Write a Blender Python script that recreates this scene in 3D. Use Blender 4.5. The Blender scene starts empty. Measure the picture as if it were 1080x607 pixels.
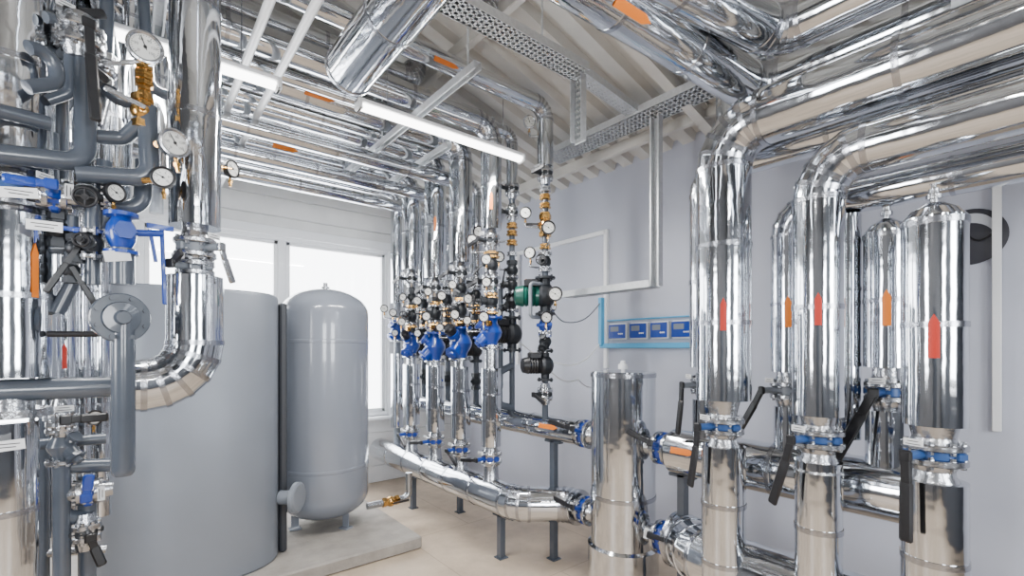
import bpy, math, random
from mathutils import Vector as V, Matrix
random.seed(4)
F=494.0; HZ=368.0; H=1.6
TH=math.atan(400/494.0); st=math.sin(TH); ct=math.cos(TH)
def ax(px,py,c):
    t=(px-540)/F; y=c*(ct-st*t)/(st+ct*t); d=st*c+ct*y
    return V((c,y,H-(py-HZ)*d/F))
def ay(px,py,c):
    t=(px-540)/F; x=c*(st+ct*t)/(ct-st*t); d=st*x+ct*c
    return V((x,c,H-(py-HZ)*d/F))
def az(px,py,z):
    t=(px-540)/F; d=(z-H)*F/(HZ-py); r=t*d
    return V((st*d+ct*r, ct*d-st*r, z))
col=bpy.context.scene.collection
X=V((1,0,0));Y=V((0,1,0));Z=V((0,0,1))
WX=3.5; WY=5.4; WL=-2.4; WF=-2.5
def ceil_z(x): return 3.27+0.26*(WX-x)

# ---------------- materials
def mat(name,colr,rough=.5,metal=0,bump=0,bscale=20,var=0,vscale=6,emit=None,estr=0,coat=0,rvar=0):
    m=bpy.data.materials.new(name); m.use_nodes=True
    nt=m.node_tree; b=nt.nodes['Principled BSDF']
    b.inputs['Base Color'].default_value=(*colr,1); b.inputs['Roughness'].default_value=rough
    b.inputs['Metallic'].default_value=metal
    if coat: b.inputs['Coat Weight'].default_value=coat
    tc=nt.nodes.new('ShaderNodeTexCoord')
    if var:
        n=nt.nodes.new('ShaderNodeTexNoise'); n.inputs['Scale'].default_value=vscale; n.inputs['Detail'].default_value=5
        nt.links.new(tc.outputs['Object'],n.inputs['Vector'])
        r=nt.nodes.new('ShaderNodeValToRGB')
        r.color_ramp.elements[0].position=.3; r.color_ramp.elements[1].position=.7
        r.color_ramp.elements[0].color=(*[c*(1-var) for c in colr],1)
        r.color_ramp.elements[1].color=(*[min(1,c*(1+var)) for c in colr],1)
        nt.links.new(n.outputs['Fac'],r.inputs['Fac']); nt.links.new(r.outputs['Color'],b.inputs['Base Color'])
    if bump:
        n=nt.nodes.new('ShaderNodeTexNoise'); n.inputs['Scale'].default_value=bscale; n.inputs['Detail'].default_value=2
        nt.links.new(tc.outputs['Object'],n.inputs['Vector'])
        bp=nt.nodes.new('ShaderNodeBump'); bp.inputs['Strength'].default_value=bump; bp.inputs['Distance'].default_value=.02
        nt.links.new(n.outputs['Fac'],bp.inputs['Height']); nt.links.new(bp.outputs['Normal'],b.inputs['Normal'])
    if rvar:
        n=nt.nodes.new('ShaderNodeTexNoise'); n.inputs['Scale'].default_value=9; n.inputs['Detail'].default_value=4
        nt.links.new(tc.outputs['Object'],n.inputs['Vector'])
        mr=nt.nodes.new('ShaderNodeMapRange'); mr.inputs['To Min'].default_value=rough; mr.inputs['To Max'].default_value=rough+rvar
        nt.links.new(n.outputs['Fac'],mr.inputs['Value']); nt.links.new(mr.outputs['Result'],b.inputs['Roughness'])
    if emit:
        b.inputs['Emission Color'].default_value=(*emit,1); b.inputs['Emission Strength'].default_value=estr
    return m
CHR=mat('polished_cladding',(.64,.66,.69),.045,1,bump=.13,bscale=8,rvar=.09)
BND=mat('cladding_joint_band',(.40,.41,.44),.22,1,bump=.1,bscale=30)
STL=mat('steel_bare',(.45,.46,.48),.25,1,bump=.1,bscale=60)
GLV=mat('galvanised',(.66,.68,.70),.42,.5,var=.08,vscale=40)
GRY=mat('grey_paint',(.065,.078,.10),.26,0,var=.08,coat=.4)
GRY2=mat('grey_paint_light',(.18,.20,.23),.35,0,var=.06)
TNK=mat('tank_enamel',(.20,.22,.26),.20,0,coat=.5,bump=.02,bscale=3)
BOI=mat('boiler_jacket',(.20,.22,.255),.4,.25,var=.04,vscale=3)
BLU=mat('blue_enamel',(.004,.042,.30),.28,0,coat=.5,var=.1)
BLM=mat('muted_blue_paint',(.02,.07,.22),.35,.1,var=.15)
LBL=mat('light_blue',(.08,.40,.68),.4,0)
BLK=mat('black_rubber',(.006,.006,.008),.4)
DRK=mat('dark_cast',(.02,.023,.028),.42,.3,var=.2)
SGR=mat('strip_grey',(.03,.033,.04),.5)
GRN=mat('green_pump',(.0,.07,.05),.32,0,coat=.3)
BRS=mat('brass',(.58,.33,.10),.22,1,bump=.1,bscale=50)
WHT=mat('white_plastic',(.78,.79,.80),.35)
DIA=mat('dial_white',(.80,.80,.77),.4)
INK=mat('ink',(.02,.02,.02),.5)
ORG=mat('orange_sticker',(.80,.20,.01),.4)
RED=mat('red_sticker',(.45,.025,.012),.4)
PVC=mat('white_pvc',(.86,.87,.88),.3,coat=.2)
WALLG=mat('lavender_wall_paint',(.49,.51,.59),.5,0,var=.03,vscale=2,bump=.05,bscale=120)
SID=mat('siding_paint',(.73,.73,.72),.5,0,var=.06,vscale=5)
OFF=mat('plaster_grey',(.10,.10,.105),.7,0,var=.1)
OFF2=mat('plaster_blue',(.07,.08,.10),.7,0,var=.1)
DECK=mat('roof_deck_paint',(.65,.63,.59),.42,.0,var=.05)
CONC=mat('concrete',(.31,.285,.255),.75,0,var=.15,vscale=8,bump=.2,bscale=40)
EMI=mat('tube_glow',(1,1,1),.4,emit=(1,.99,.97),estr=10)
DOORM=mat('door_paint',(.03,.035,.045),.4)
MUR=mat('mural_dark',(.035,.035,.045),.3)
LAV3=mat('mural_pale',(.55,.57,.62),.3)
def floor_mat():
    m=bpy.data.materials.new('floor_screed'); m.use_nodes=True; nt=m.node_tree; b=nt.nodes['Principled BSDF']
    tc=nt.nodes.new('ShaderNodeTexCoord'); br=nt.nodes.new('ShaderNodeTexBrick'); br.offset=.5
    br.inputs['Scale'].default_value=1; br.inputs['Brick Width'].default_value=1.2; br.inputs['Row Height'].default_value=1.2
    br.inputs['Mortar Size'].default_value=.004
    br.inputs['Color1'].default_value=(.49,.39,.29,1); br.inputs['Color2'].default_value=(.47,.375,.28,1); br.inputs['Mortar'].default_value=(.34,.27,.2,1)
    nt.links.new(tc.outputs['Object'],br.inputs['Vector'])
    n=nt.nodes.new('ShaderNodeTexNoise'); n.inputs['Scale'].default_value=2.5; n.inputs['Detail'].default_value=10; n.inputs['Roughness'].default_value=.65
    nt.links.new(tc.outputs['Object'],n.inputs['Vector'])
    mx=nt.nodes.new('ShaderNodeMixRGB'); mx.blend_type='OVERLAY'; mx.inputs['Fac'].default_value=.6
    nt.links.new(br.outputs['Color'],mx.inputs['Color1']); nt.links.new(n.outputs['Fac'],mx.inputs['Color2'])
    nt.links.new(mx.outputs['Color'],b.inputs['Base Color']); b.inputs['Roughness'].default_value=.5
    return m
FLR=floor_mat()
def glass_mat():
    m=bpy.data.materials.new('window_glass'); m.use_nodes=True; nt=m.node_tree
    for n in list(nt.nodes):
        if n.type!='OUTPUT_MATERIAL': nt.nodes.remove(n)
    o=[n for n in nt.nodes][0]; t=nt.nodes.new('ShaderNodeBsdfTransparent'); g=nt.nodes.new('ShaderNodeBsdfGlossy'); g.inputs['Roughness'].default_value=.02
    mx=nt.nodes.new('ShaderNodeMixShader'); mx.inputs['Fac'].default_value=.06
    nt.links.new(t.outputs[0],mx.inputs[1]); nt.links.new(g.outputs[0],mx.inputs[2]); nt.links.new(mx.outputs[0],o.inputs['Surface'])
    return m
GLS=glass_mat()

# ---------------- mesh builder
def perp(a):
    a=a.normalized(); u=a.cross(Z)
    if u.length<.05: u=a.cross(X)
    return u.normalized()
class MB:
    def __init__(s): s.v=[];s.f=[];s.mi=[]
    def add(s,vs,fs,mi=0):
        o=len(s.v); s.v+=[V(p) for p in vs]; s.f+=[tuple(i+o for i in f) for f in fs]; s.mi+=[mi]*len(fs); return s
    def rings(s,rings,mi=0,cap0=True,cap1=True,ks=None):
        n=len(rings[0]); o=len(s.v)
        for r in rings: s.v+=r
        for k in range(len(rings)-1):
            mm=1 if ks and ks[k]>1 and ks[k+1]>1 else mi
            for i in range(n):
                j=(i+1)%n; s.f.append((o+k*n+i,o+k*n+j,o+(k+1)*n+j,o+(k+1)*n+i)); s.mi.append(mm)
        if cap0: s.f.append(tuple(o+i for i in range(n))[::-1]); s.mi.append(mi)
        if cap1: s.f.append(tuple(o+(len(rings)-1)*n+i for i in range(n))); s.mi.append(mi)
        return s
    def lathe(s,org,axis,prof,seg=28,mi=0,ph=0):
        a=V(axis).normalized(); u=perp(a); w=a.cross(u); org=V(org)
        rs=[]
        for t,r in prof:
            r=max(r,1e-4)
            rs.append([org+a*t+(u*math.cos(ph+2*math.pi*i/seg)+w*math.sin(ph+2*math.pi*i/seg))*r for i in range(seg)])
        return s.rings(rs,mi)
    def cyl(s,a,b,r,r2=None,seg=20,mi=0):
        a=V(a);b=V(b); return s.lathe(a,b-a,[(0,r),((b-a).length,r if r2 is None else r2)],seg,mi)
    def sph(s,c,r,mi=0,seg=20,n=10,axis=Z,sq=1):
        return s.lathe(c,axis,[(-r*sq*math.cos(math.pi*k/n),r*math.sin(math.pi*k/n)) for k in range(n+1)],seg,mi)
    def torus(s,c,axis,R,r,seg=32,rs=10,mi=0):
        a=V(axis).normalized(); u=perp(a); w=a.cross(u); c=V(c); o=len(s.v)
        for i in range(seg):
            t=2*math.pi*i/seg; d=u*math.cos(t)+w*math.sin(t)
            for j in range(rs):
                q=2*math.pi*j/rs; s.v.append(c+d*(R+r*math.cos(q))+a*r*math.sin(q))
        for i in range(seg):
            for j in range(rs):
                i2=(i+1)%seg;j2=(j+1)%rs; s.f.append((o+i*rs+j,o+i2*rs+j,o+i2*rs+j2,o+i*rs+j2)); s.mi.append(mi)
        return s
    def box(s,c,sz,R=None,mi=0,bev=0):
        c=V(c); hx,hy,hz=[q/2 for q in sz]; vs=[]
        if bev<=0:
            for dz in(-hz,hz):
                for dx,dy in((-hx,-hy),(hx,-hy),(hx,hy),(-hx,hy)): vs.append(V((dx,dy,dz)))
            fs=[(3,2,1,0),(4,5,6,7),(0,1,5,4),(1,2,6,5),(2,3,7,6),(3,0,4,7)]
        else:
            b=min(bev,hx*.9,hy*.9,hz*.9)
            def ring(z,e):
                a,d=hx-e,hy-e
                return [V(p+(z,)) for p in((-a+b,-d),(a-b,-d),(a,-d+b),(a,d-b),(a-b,d),(-a+b,d),(-a,d-b),(-a,-d+b))]
            rr=[ring(-hz,b),ring(-hz+b,0),ring(hz-b,0),ring(hz,b)]
            vs=[p for r in rr for p in r]; fs=[]
            for k in range(3):
                for i in range(8): j=(i+1)%8; fs.append((k*8+i,k*8+j,(k+1)*8+j,(k+1)*8+i))
            fs.append(tuple(range(7,-1,-1))); fs.append(tuple(range(24,32)))
        if R is not None: vs=[R@p for p in vs]
        return s.add([c+p for p in vs],fs,mi)
    def bar(s,a,b,w,h,up=Z,mi=0,bev=0):
        a=V(a);b=V(b); d=(b-a); L=d.length; d.normalize(); side=d.cross(up)
        if side.length<1e-3: side=d.cross(X)
        side.normalize(); u2=side.cross(d)
        R=Matrix((d,side,u2)).transposed()
        return s.box((a+b)/2,(L,w,h),R,mi,bev)
    def sweep(s,stn,r,seg=36,mi=0,band=False):
        rs=[];u=None
        for p,t,k in stn:
            if u is None: u=perp(t)
            u=(u-t*u.dot(t)).normalized(); w=t.cross(u)
            rs.append([p+(u*math.cos(2*math.pi*i/seg)+w*math.sin(2*math.pi*i/seg))*r*k for i in range(seg)])
        return s.rings(rs,mi,ks=[q[2] for q in stn] if band else None)
    def mesh(s,name,mats,ang=30,off=None):
        me=bpy.data.meshes.new(name)
        me.from_pydata([tuple(p-off) if off is not None else tuple(p) for p in s.v],[],s.f)
        for m in mats: me.materials.append(m)
        me.polygons.foreach_set('material_index',s.mi)
        me.polygons.foreach_set('use_smooth',[True]*len(s.f))
        me.update(); me.set_sharp_from_angle(angle=math.radians(ang)); return me
def stations(pts,br,ng,bead=None,w=.010,h=1.03,seam=None):
    pts=[V(p) for p in pts]; raw=[]
    d=(pts[1]-pts[0]).normalized(); raw.append((pts[0],d,0))
    for i in range(1,len(pts)-1):
        d1=(pts[i]-pts[i-1]).normalized(); d2=(pts[i+1]-pts[i]).normalized()
        phi=d1.angle(d2)
        if phi<.01: continue
        tt=br*math.tan(phi/2); stp=pts[i]-d1*tt
        n=(d2-d1*d2.dot(d1)).normalized(); c=stp+n*br; axis=d1.cross(n)
        g=max(2,int(round(ng*phi/(math.pi/2))))
        for k in range(g+1):
            R=Matrix.Rotation(phi*k/g,3,axis); raw.append((c+R@(stp-c),(R@d1).normalized(),1))
    d=(pts[-1]-pts[-2]).normalized(); raw.append((pts[-1],d,0))
    if not bead: return [(p,t,1) for p,t,j in raw]
    out=[]
    def bd(p,t):
        out.extend([(p-t*w,t,1),(p-t*w*.98,t,h),(p+t*w*.98,t,h),(p+t*w,t,1)])
    for i,(p,t,j) in enumerate(raw):
        if j: bd(p,t)
        else: out.append((p,t,1))
        if i<len(raw)-1 and seam:
            q=raw[i+1][0]; L=(q-p).length; n=int(L//seam)
            if n>=1 and not(j and raw[i+1][2] and L<br):
                for k in range(1,n+1):
                    f=k/(n+1) if n>1 else .5
                    bd(p.lerp(q,f),(q-p).normalized())
    return out
def finish(o,label,cat,group=None,kind=None):
    assert len(label.split())<=12,label
    o['label']=label; o['category']=cat
    if group: o['group']=group
    if kind: o['kind']=kind
def top_mesh(mb,name,mats,label,cat,group=None,ang=30,org=None):
    org=V(org) if org is not None else V((0,0,0))
    o=bpy.data.objects.new(name,mb.mesh(name,mats,ang,org)); o.location=org; col.objects.link(o)
    finish(o,label,cat,group); return o
def struct(mb,name,mats,ang=30):
    o=bpy.data.objects.new(name,mb.mesh(name,mats,ang)); col.objects.link(o); o['kind']='structure'
    o['label']={'wa':'painted boiler room wall','wi':'white framed window with bright daylight behind','fl':'plain worn tan screed floor','ce':'off-white corrugated metal roof deck','do':'dark painted door, added unseen for its reflection','tr':'pale painted roof beam'}.get(name[:2],'added white panel in place of an unseen window'); o['category']=name.split('_')[0]
    return o
def thing(name,label,cat,pos,R=None,group=None):
    e=bpy.data.objects.new(name,None); e.empty_display_size=.05
    M=Matrix.Translation(V(pos))
    if R is not None: M=M@R.to_4x4()
    e.matrix_world=M; col.objects.link(e); finish(e,label,cat,group); return e
def part(par,mb,name,mats,ang=30,label=None):
    o=bpy.data.objects.new(name,mb.mesh(name,mats,ang)); o.parent=par; col.objects.link(o)
    if label: o['label']=label
    return o
def frame(z,x):
    z=V(z).normalized(); x=V(x); x=(x-z*x.dot(z)).normalized(); y=z.cross(x)
    return Matrix((x,y,z)).transposed()

# ---------------- pipes
def ipipe(pts,r,label,br=None,seam=.6,group='polished clad insulated pipes',cat='pipe',ng=5):
    br=br or r*1.75
    mb=MB(); mb.sweep(stations(pts,br,ng,True,seam=seam,w=.008 if r<.08 else .011),r,36,band=True)
    return top_mesh(mb,'insulated_pipe',[CHR,BND],label,cat,group,ang=14,org=pts[0])
def ppipe(pts,r,label,m=None,br=None,name='steel_pipe',group='painted steel pipes',cat='pipe'):
    br=br or r*2.2
    mb=MB(); mb.sweep(stations(pts,br,8),r,24)
    return top_mesh(mb,name,[m or GRY],label,cat,group,ang=40,org=pts[0])
CAM=V((0,0,H))
def arrow(par,c,axis,r,L,w,m,n=None,nm='flow_arrow'):
    c=V(c); a=V(axis).normalized()
    if n is None: n=(CAM-c)
    n=(n-a*n.dot(a)).normalized(); s=a.cross(n)
    R=r*1.04; wa=w/2/R; rows=[(0,1),(.2,1),(.4,1),(.6,1),(.8,1),(1,.02)]
    vs=[];nc=6
    for t,k in rows:
        for i in range(nc+1):
            th=wa*k*(2*i/nc-1); vs.append(c+a*(t-.5)*L+(n*math.cos(th)+s*math.sin(th))*R)
    fs=[(q*(nc+1)+i,q*(nc+1)+i+1,(q+1)*(nc+1)+i+1,(q+1)*(nc+1)+i) for q in range(len(rows)-1) for i in range(nc)]
    mb=MB(); mb.add([p-par.location for p in vs],fs)
    o=part(par,mb,nm,[m],40,'%s flow direction sticker'%('red' if m is RED else 'orange')); return o

# ---------------- fittings
def flange(mb,z,r,t=.02,mi=0,nb=8,bolt_mi=0):
    mb.lathe((0,0,z-t/2),Z,[(0,r*.96),(t*.15,r),(t*.85,r),(t,r*.96)],28,mi)
    for i in range(nb):
        a=2*math.pi*(i+.5)/nb; mb.lathe((r*.83*math.cos(a),r*.83*math.sin(a),z-t),Z,[(0,.009),(t*2,.009)],6,bolt_mi)
def butterfly(pos,axis,neck,fr,lever,L=.28,label='butterfly valve with blue body and black lever',tag=True,bm=None,half=.03,group='butterfly valves',lm=None,lw=1.0):
    R=frame(axis,neck); e=thing('butterfly_valve',label,'valve',pos,R,group)
    for s in(-1,1):
        mb=MB(); flange(mb,s*half,fr,.022); mb.lathe((0,0,s*half),V((0,0,s)),[(.008,fr*.74),(.02,fr*.7),(.055,fr*.55)],24)
        part(e,mb,'flange',[STL])
    mb=MB(); hw=half-.010; mb.lathe((0,0,-hw),Z,[(0,fr*.76),(.004,fr*.8),(hw*2-.004,fr*.8),(hw*2,fr*.76)],28)
    mb.cyl((fr*.75,0,0),(fr+.05,0,0),.016)
    for s in(-1,1): mb.box((0,s*fr*.82,0),(.04,.03,hw*1.9),None,0,.006)
    part(e,mb,'valve_body',[bm or BLU])
    ld=R.transposed()@V(lever); ld.x=0; ld.normalize()
    mb=MB(); o=V((fr+.06,0,0)); mb.box(o,(.016,.04,.04),None,0,.005)
    mb.bar(o,o+ld*L*.35,.028*lw,.012*lw,X,0,.003); mb.bar(o+ld*L*.3,o+ld*L+X*.012,.036*lw,.014*lw,X,0,.006)
    part(e,mb,'lever',[lm or BLK])
    if tag:
        mb=MB(); mb.box((fr+.02,0,half+.018),(.004,.058,.024),None,0)
        for k in range(2): mb.box((fr+.0225,0,half+.012+.01*k),(.001,.045-.012*k,.0025),None,1)
        part(e,mb,'tag',[WHT,INK])
    return e
def ball_valve(pos,axis,neck,r,lever,L=.16,m=None,hm=None,label='small ball valve with lever',group='ball valves'):
    R=frame(axis,neck); e=thing('ball_valve',label,'valve',pos,R,group)
    mb=MB(); mb.sph((0,0,0),r*1.35); mb.lathe((0,0,-r*2.2),Z,[(0,r*1.25),(r*.9,r*1.25),(r*.9,r),(r*3.5,r),(r*3.5,r*1.25),(r*4.4,r*1.25)],6)
    mb.cyl((r,0,0),(r*2,0,0),r*.35); part(e,mb,'valve_body',[m or BRS])
    ld=R.transposed()@V(lever); ld.x=0; ld.normalize()
    mb=MB(); o=V((r*2,0,0)); mb.bar(o-ld*.01,o+ld*L*.4,.016,.006,X); mb.bar(o+ld*L*.35,o+ld*L,.022,.01,X,0,.004)
    part(e,mb,'lever',[hm or BLU]); return e
def gate_valve(pos,axis,neck,r,label='dark gate valve with small handwheel',m=None,wm=None,s=1.0):
    R=frame(axis,neck); e=thing('gate_valve',label,'valve',pos,R,'gate valves with handwheels')
    mb=MB(); mb.lathe((0,0,-r*2),Z,[(0,r),(r*.8,r*1.1),(r*1.5,r*1.5),(r*2.5,r*1.5),(r*3.2,r*1.1),(r*4,r)],20)
    mb.lathe((r*.8,0,0),X,[(0,r*1.0),(r*1.2,r*.85),(r*1.2,r*1.15),(r*1.6,r*1.15),(r*1.7,r*.5),(r*2.6,r*.4)],16); part(e,mb,'valve_body',[m or DRK])
    for q in(-1,1):
        mb=MB(); flange(mb,q*r*2,r*1.75,.016,nb=6); part(e,mb,'flange',[m or STL])
    mb=MB(); wr=r*1.2*s; xx=r*4.0; mb.torus((xx,0,0),X,wr,.005); mb.cyl((r*3,0,0),(xx+.012,0,0),.006)
    for k in range(4):
        a=math.pi/2*k; mb.cyl((xx,0,0),(xx,wr*math.cos(a),wr*math.sin(a)),.004,seg=8)
    mb.lathe((xx-.008,0,0),X,[(0,.012),(.016,.012)],12); part(e,mb,'handwheel',[wm or BLK]); return e
def strainer(pos,r=.085,side=V((-1,-.3,0)),m=None,cap=False):
    R=frame(Z,side); e=thing('strainer_valve','blue cast iron strainer valve with angled leg' if m is None else 'dark cast iron strainer valve with angled leg','valve',pos,R,'strainer valves')
    mb=MB(); k=r/.085; mb.lathe((0,0,-.12*k),Z,[(0,r*.6),(.04*k,r*.65),(.09*k,r*1.0),(.12*k,r*1.1),(.15*k,r*1.0),(.2*k,r*.65),(.24*k,r*.6)],24)
    d=V((.75,0,-.65)).normalized(); mb.cyl((0,0,.02),d*.13*k,r*.72,r*.6); mb.lathe(d*.125*k,d,[(0,r*.82),(.016,r*.82),(.016,r*.4),(.035,r*.35)],8)
    d2=V((.8,0,.6)).normalized(); mb.lathe(V((0,0,0)),d2,[(.05*k,r*.5),(.11*k,r*.45),(.115*k,r*.62),(.14*k,r*.62)],16)
    part(e,mb,'valve_body',[m or BLU])
    for s in(-1,1):
        mb=MB(); flange(mb,s*.125*k,r*1.15,.016); part(e,mb,'flange',[BLU if s>0 and m is None else STL])
    if cap:
        mb=MB(); mb.lathe(d2*.14*k,d2,[(0,r*.5),(.06,r*.55),(.08,r*.4)],16); part(e,mb,'actuator_cap',[BLK])
    mb=MB(); mb.box((r*1.15,0,.03),(.004,.04,.024)); part(e,mb,'tag',[WHT]); return e
TEXT={}
def text_geo(s,size):
    if (s,size) in TEXT: return TEXT[(s,size)]
    c=bpy.data.curves.new('t','FONT'); c.body=s; c.size=size; c.align_x='CENTER'; c.align_y='CENTER'
    o=bpy.data.objects.new('t',c); col.objects.link(o); bpy.context.view_layer.update()
    me=bpy.data.meshes.new_from_object(o.evaluated_get(bpy.context.evaluated_depsgraph_get()))
    g=([v.co.copy() for v in me.vertices],[tuple(p.vertices) for p in me.polygons])
    bpy.data.objects.remove(o); bpy.data.meshes.remove(me); TEXT[(s,size)]=g; return g
def gauge_template(kind):
    lab={'pressure':'round pressure gauge with white dial and black rim','thermo':'round dial thermometer with steel bezel'}[kind]
    e=thing('gauge',lab,'gauge',(0,0,0),None,'round dial gauges')
    r=.05
    mb=MB(); mb.lathe((0,0,-.03),Z,[(0,r*.9),(.004,r),(.026,r),(.027,r*1.1),(.036,r*1.1),(.038,r*.98),(.033,r*.84)],32)
    mb.lathe((0,0,-.0305),Z,[(0,.01),(.001,.01)],12); part(e,mb,'case',[BLK if kind=='pressure' else STL])
    mb=MB(); mb.lathe((0,0,-.002),Z,[(0,r*.84),(.0065,r*.84)],32,0)
    for i in range(26):
        a=math.radians(225-270*i/25); l=.008 if i%5==0 else .004
        c=V((math.cos(a),math.sin(a),0)); mb.bar(c*r*.8+Z*.005,c*(r*.8-l)+Z*.005,.0018,.0006,Z,1)
    nums=['0','2','4','6','8','10'] if kind=='pressure' else ['0','30','60','90','120','150']
    for i,s in enumerate(nums):
        a=math.radians(225-270*i/5); vs,fs=text_geo(s,.013)
        mb.add([p+V((math.cos(a)*r*.5,math.sin(a)*r*.5,.0052)) for p in vs],fs,1)
    part(e,mb,'dial',[DIA,INK])
    mb=MB(); a=math.radians(150 if kind=='pressure' else 110); c=V((math.cos(a),math.sin(a),0))
    mb.bar(-c*.012+Z*.0075,c*r*.7+Z*.0075,.003,.001,Z); mb.lathe((0,0,.005),Z,[(0,.006),(.004,.005)],12); part(e,mb,'needle',[INK])
    mb=MB(); 
    mb.cyl((0,-r*.9,-.015),(0,-.085,-.015),.007,mi=0); mb.lathe((0,-.07,-.015),-Y,[(0,.012),(.014,.012),(.014,.008),(.035,.008)],6)
    part(e,mb,'stem',[BRS]); return e
GT={}
def dup(root):
    n=root.copy(); col.objects.link(n)
    for c in root.children:
        k=c.copy(); col.objects.link(k); k.parent=n
    return n
def gauge(pos,size=1.0,n=None,kind='pressure',roll=0):
    pos=V(pos); 
    if n is None: n=(CAM-pos); n.z*=.3
    n=V(n).normalized(); n=(n+V((random.uniform(-.4,.4),random.uniform(-.4,.4),0))).normalized()
    up=(Z-n*Z.dot(n)).normalized(); x=up.cross(n)
    R=Matrix((x,up,n)).transposed()@Matrix.Rotation(roll,3,'Z')
    if kind not in GT: GT[kind]=gauge_template(kind); g=GT[kind]
    else: g=dup(GT[kind])
    g.matrix_world=Matrix.Translation(pos)@R.to_4x4()@Matrix.Scale(size,4); return g
def siphon(gp,c,size=1.0,r=.007,m=None):
    gp=V(gp)-Z*.09*size; c=V((c[0],c[1],gp.z-.03)); mb=MB(); mb.sweep(stations([gp,V((gp.x,gp.y,c.z)),c],.012,4),r,12)
    top_mesh(mb,'gauge_siphon',[m or STL],'small metal tube carrying a gauge','pipe','gauge tubes',40,c)
def gset(c,dx,dy,gz,s,k='pressure'):
    gp=(c[0]+dx,c[1]+dy,gz); gauge(gp,s,kind=k); siphon(gp,c,s)
def pump(pos,m,label,axis=Z,side=V((-1,0,0)),s=1.0,mm=None):
    R=frame(axis,side); e=thing('circulation_pump',label,'pump',pos,R,'circulation pumps')
    mb=MB(); mb.lathe((-.05*s,0,0),X,[(0,.03*s),(.0,.05*s),(.02*s,.07*s),(.07*s,.075*s),(.09*s,.06*s)],28)
    mb.cyl((0,0,-.11*s),(0,0,.11*s),.032*s)
    part(e,mb,'volute',[mm or DRK])
    for q in(-1,1):
        mb=MB(); flange(mb,q*.11*s,.062*s,.016*s,nb=4); part(e,mb,'flange',[DRK])
    mb=MB(); mb.lathe((.04*s,0,0),X,[(0,.062*s),(.02*s,.066*s)]+[(.025*s+.01*s*k,(.066 if k%2 else .058)*s) for k in range(8)]+[(.12*s,.06*s),(.14*s,.055*s),(.15*s,.03*s)],28)
    part(e,mb,'motor',[m])
    mb=MB(); mb.box((.085*s,0,.075*s),(.09*s,.09*s,.05*s),None,0,.008*s); mb.box((.085*s,0,.101*s),(.05*s,.05*s,.002*s),None,1)
    part(e,mb,'terminal_box',[BLK,WHT]); return e
def union(pos,r,h=.05,m=None,axis=Z,label=None):
    label=label or ('brass union nut fitting' if m in(None,BRS) else 'steel union nut fitting')
    mb=MB(); mb.lathe(V(pos)-V(axis)*h/2,axis,[(0,r*.9),(h*.1,r*1.3),(h*.4,r*1.3),(h*.45,r),(h*.6,r),(h*.62,r*1.2),(h*.95,r*1.2),(h,r*.9)],6)
    return top_mesh(mb,'union_fitting',[m or BRS],label,'pipe fitting','threaded fittings',25,V(pos))

# ================= ROOM =================
mb=MB(); mb.box(((WL+WX)/2,(WF+WY)/2,-.05),(WX-WL+.4,WY-WF+.4,.1)); struct(mb,'floor',[FLR])
mb=MB(); prof=[]; y=WF-.1; 
while y<WY+.2:
    prof+=[(y,0),(y+.10,0),(y+.12,.06),(y+.18,.06),(y+.20,0)]; y+=.20
vs=[];fs=[]
for (yy,dz) in prof:
    for x in(WL-.2,WX+.2): vs.append((x,yy,ceil_z(x)+dz))
for i in range(len(prof)-1): fs.append((2*i,2*i+1,2*i+3,2*i+2))
n0=len(vs)
for (yy,dz) in prof:
    for x in(WL-.2,WX+.2): vs.append((x,yy,ceil_z(x)+.12))
for i in range(len(prof)-1): fs.append((n0+2*i,n0+2*i+2,n0+2*i+3,n0+2*i+1))
mb.add(vs,fs); struct(mb,'ceiling',[DECK],20)
mb=MB(); mb.box((WX+.075,(WF+WY)/2,1.68),(.15,WY-WF+.3,3.36)); struct(mb,'wall_right',[WALLG])
mb=MB(); mb.box((WL-.075,(WF+WY)/2,2.5),(.15,WY-WF+.3,5.0)); struct(mb,'wall_left',[OFF])
mb=MB(); mb.box(((WL+WX)/2,WF-.075,2.4),(WX-WL,.15,4.8)); struct(mb,'wall_front',[OFF2])
W=[(-1.95,-.15),(.03,2.44)]; z0,z1=.8,2.8
mb=MB()
def plank(xa,xb,z):
    g=.009; h=.2
    pr=[(WY+.15,z),(WY+.016,z),(WY,z+g),(WY,z+h-g),(WY+.016,z+h),(WY+.15,z+h)]
    vs=[(xa,a,b) for a,b in pr]+[(xb,a,b) for a,b in pr]; n=6
    fs=[(i,(i+1)%n,n+(i+1)%n,n+i) for i in range(n)]+[tuple(range(n))[::-1],tuple(range(n,2*n))]
    mb.add(vs,fs)
for k in range(25):
    z=k*.2
    if z0-.01<=z<z1-.01:
        for a,b in((WL,W[0][0]),(W[0][1],W[1][0]),(W[1][1],WX)): plank(a,b,z)
    else: plank(WL,WX,z)
struct(mb,'wall_back',[SID],20)
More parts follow.
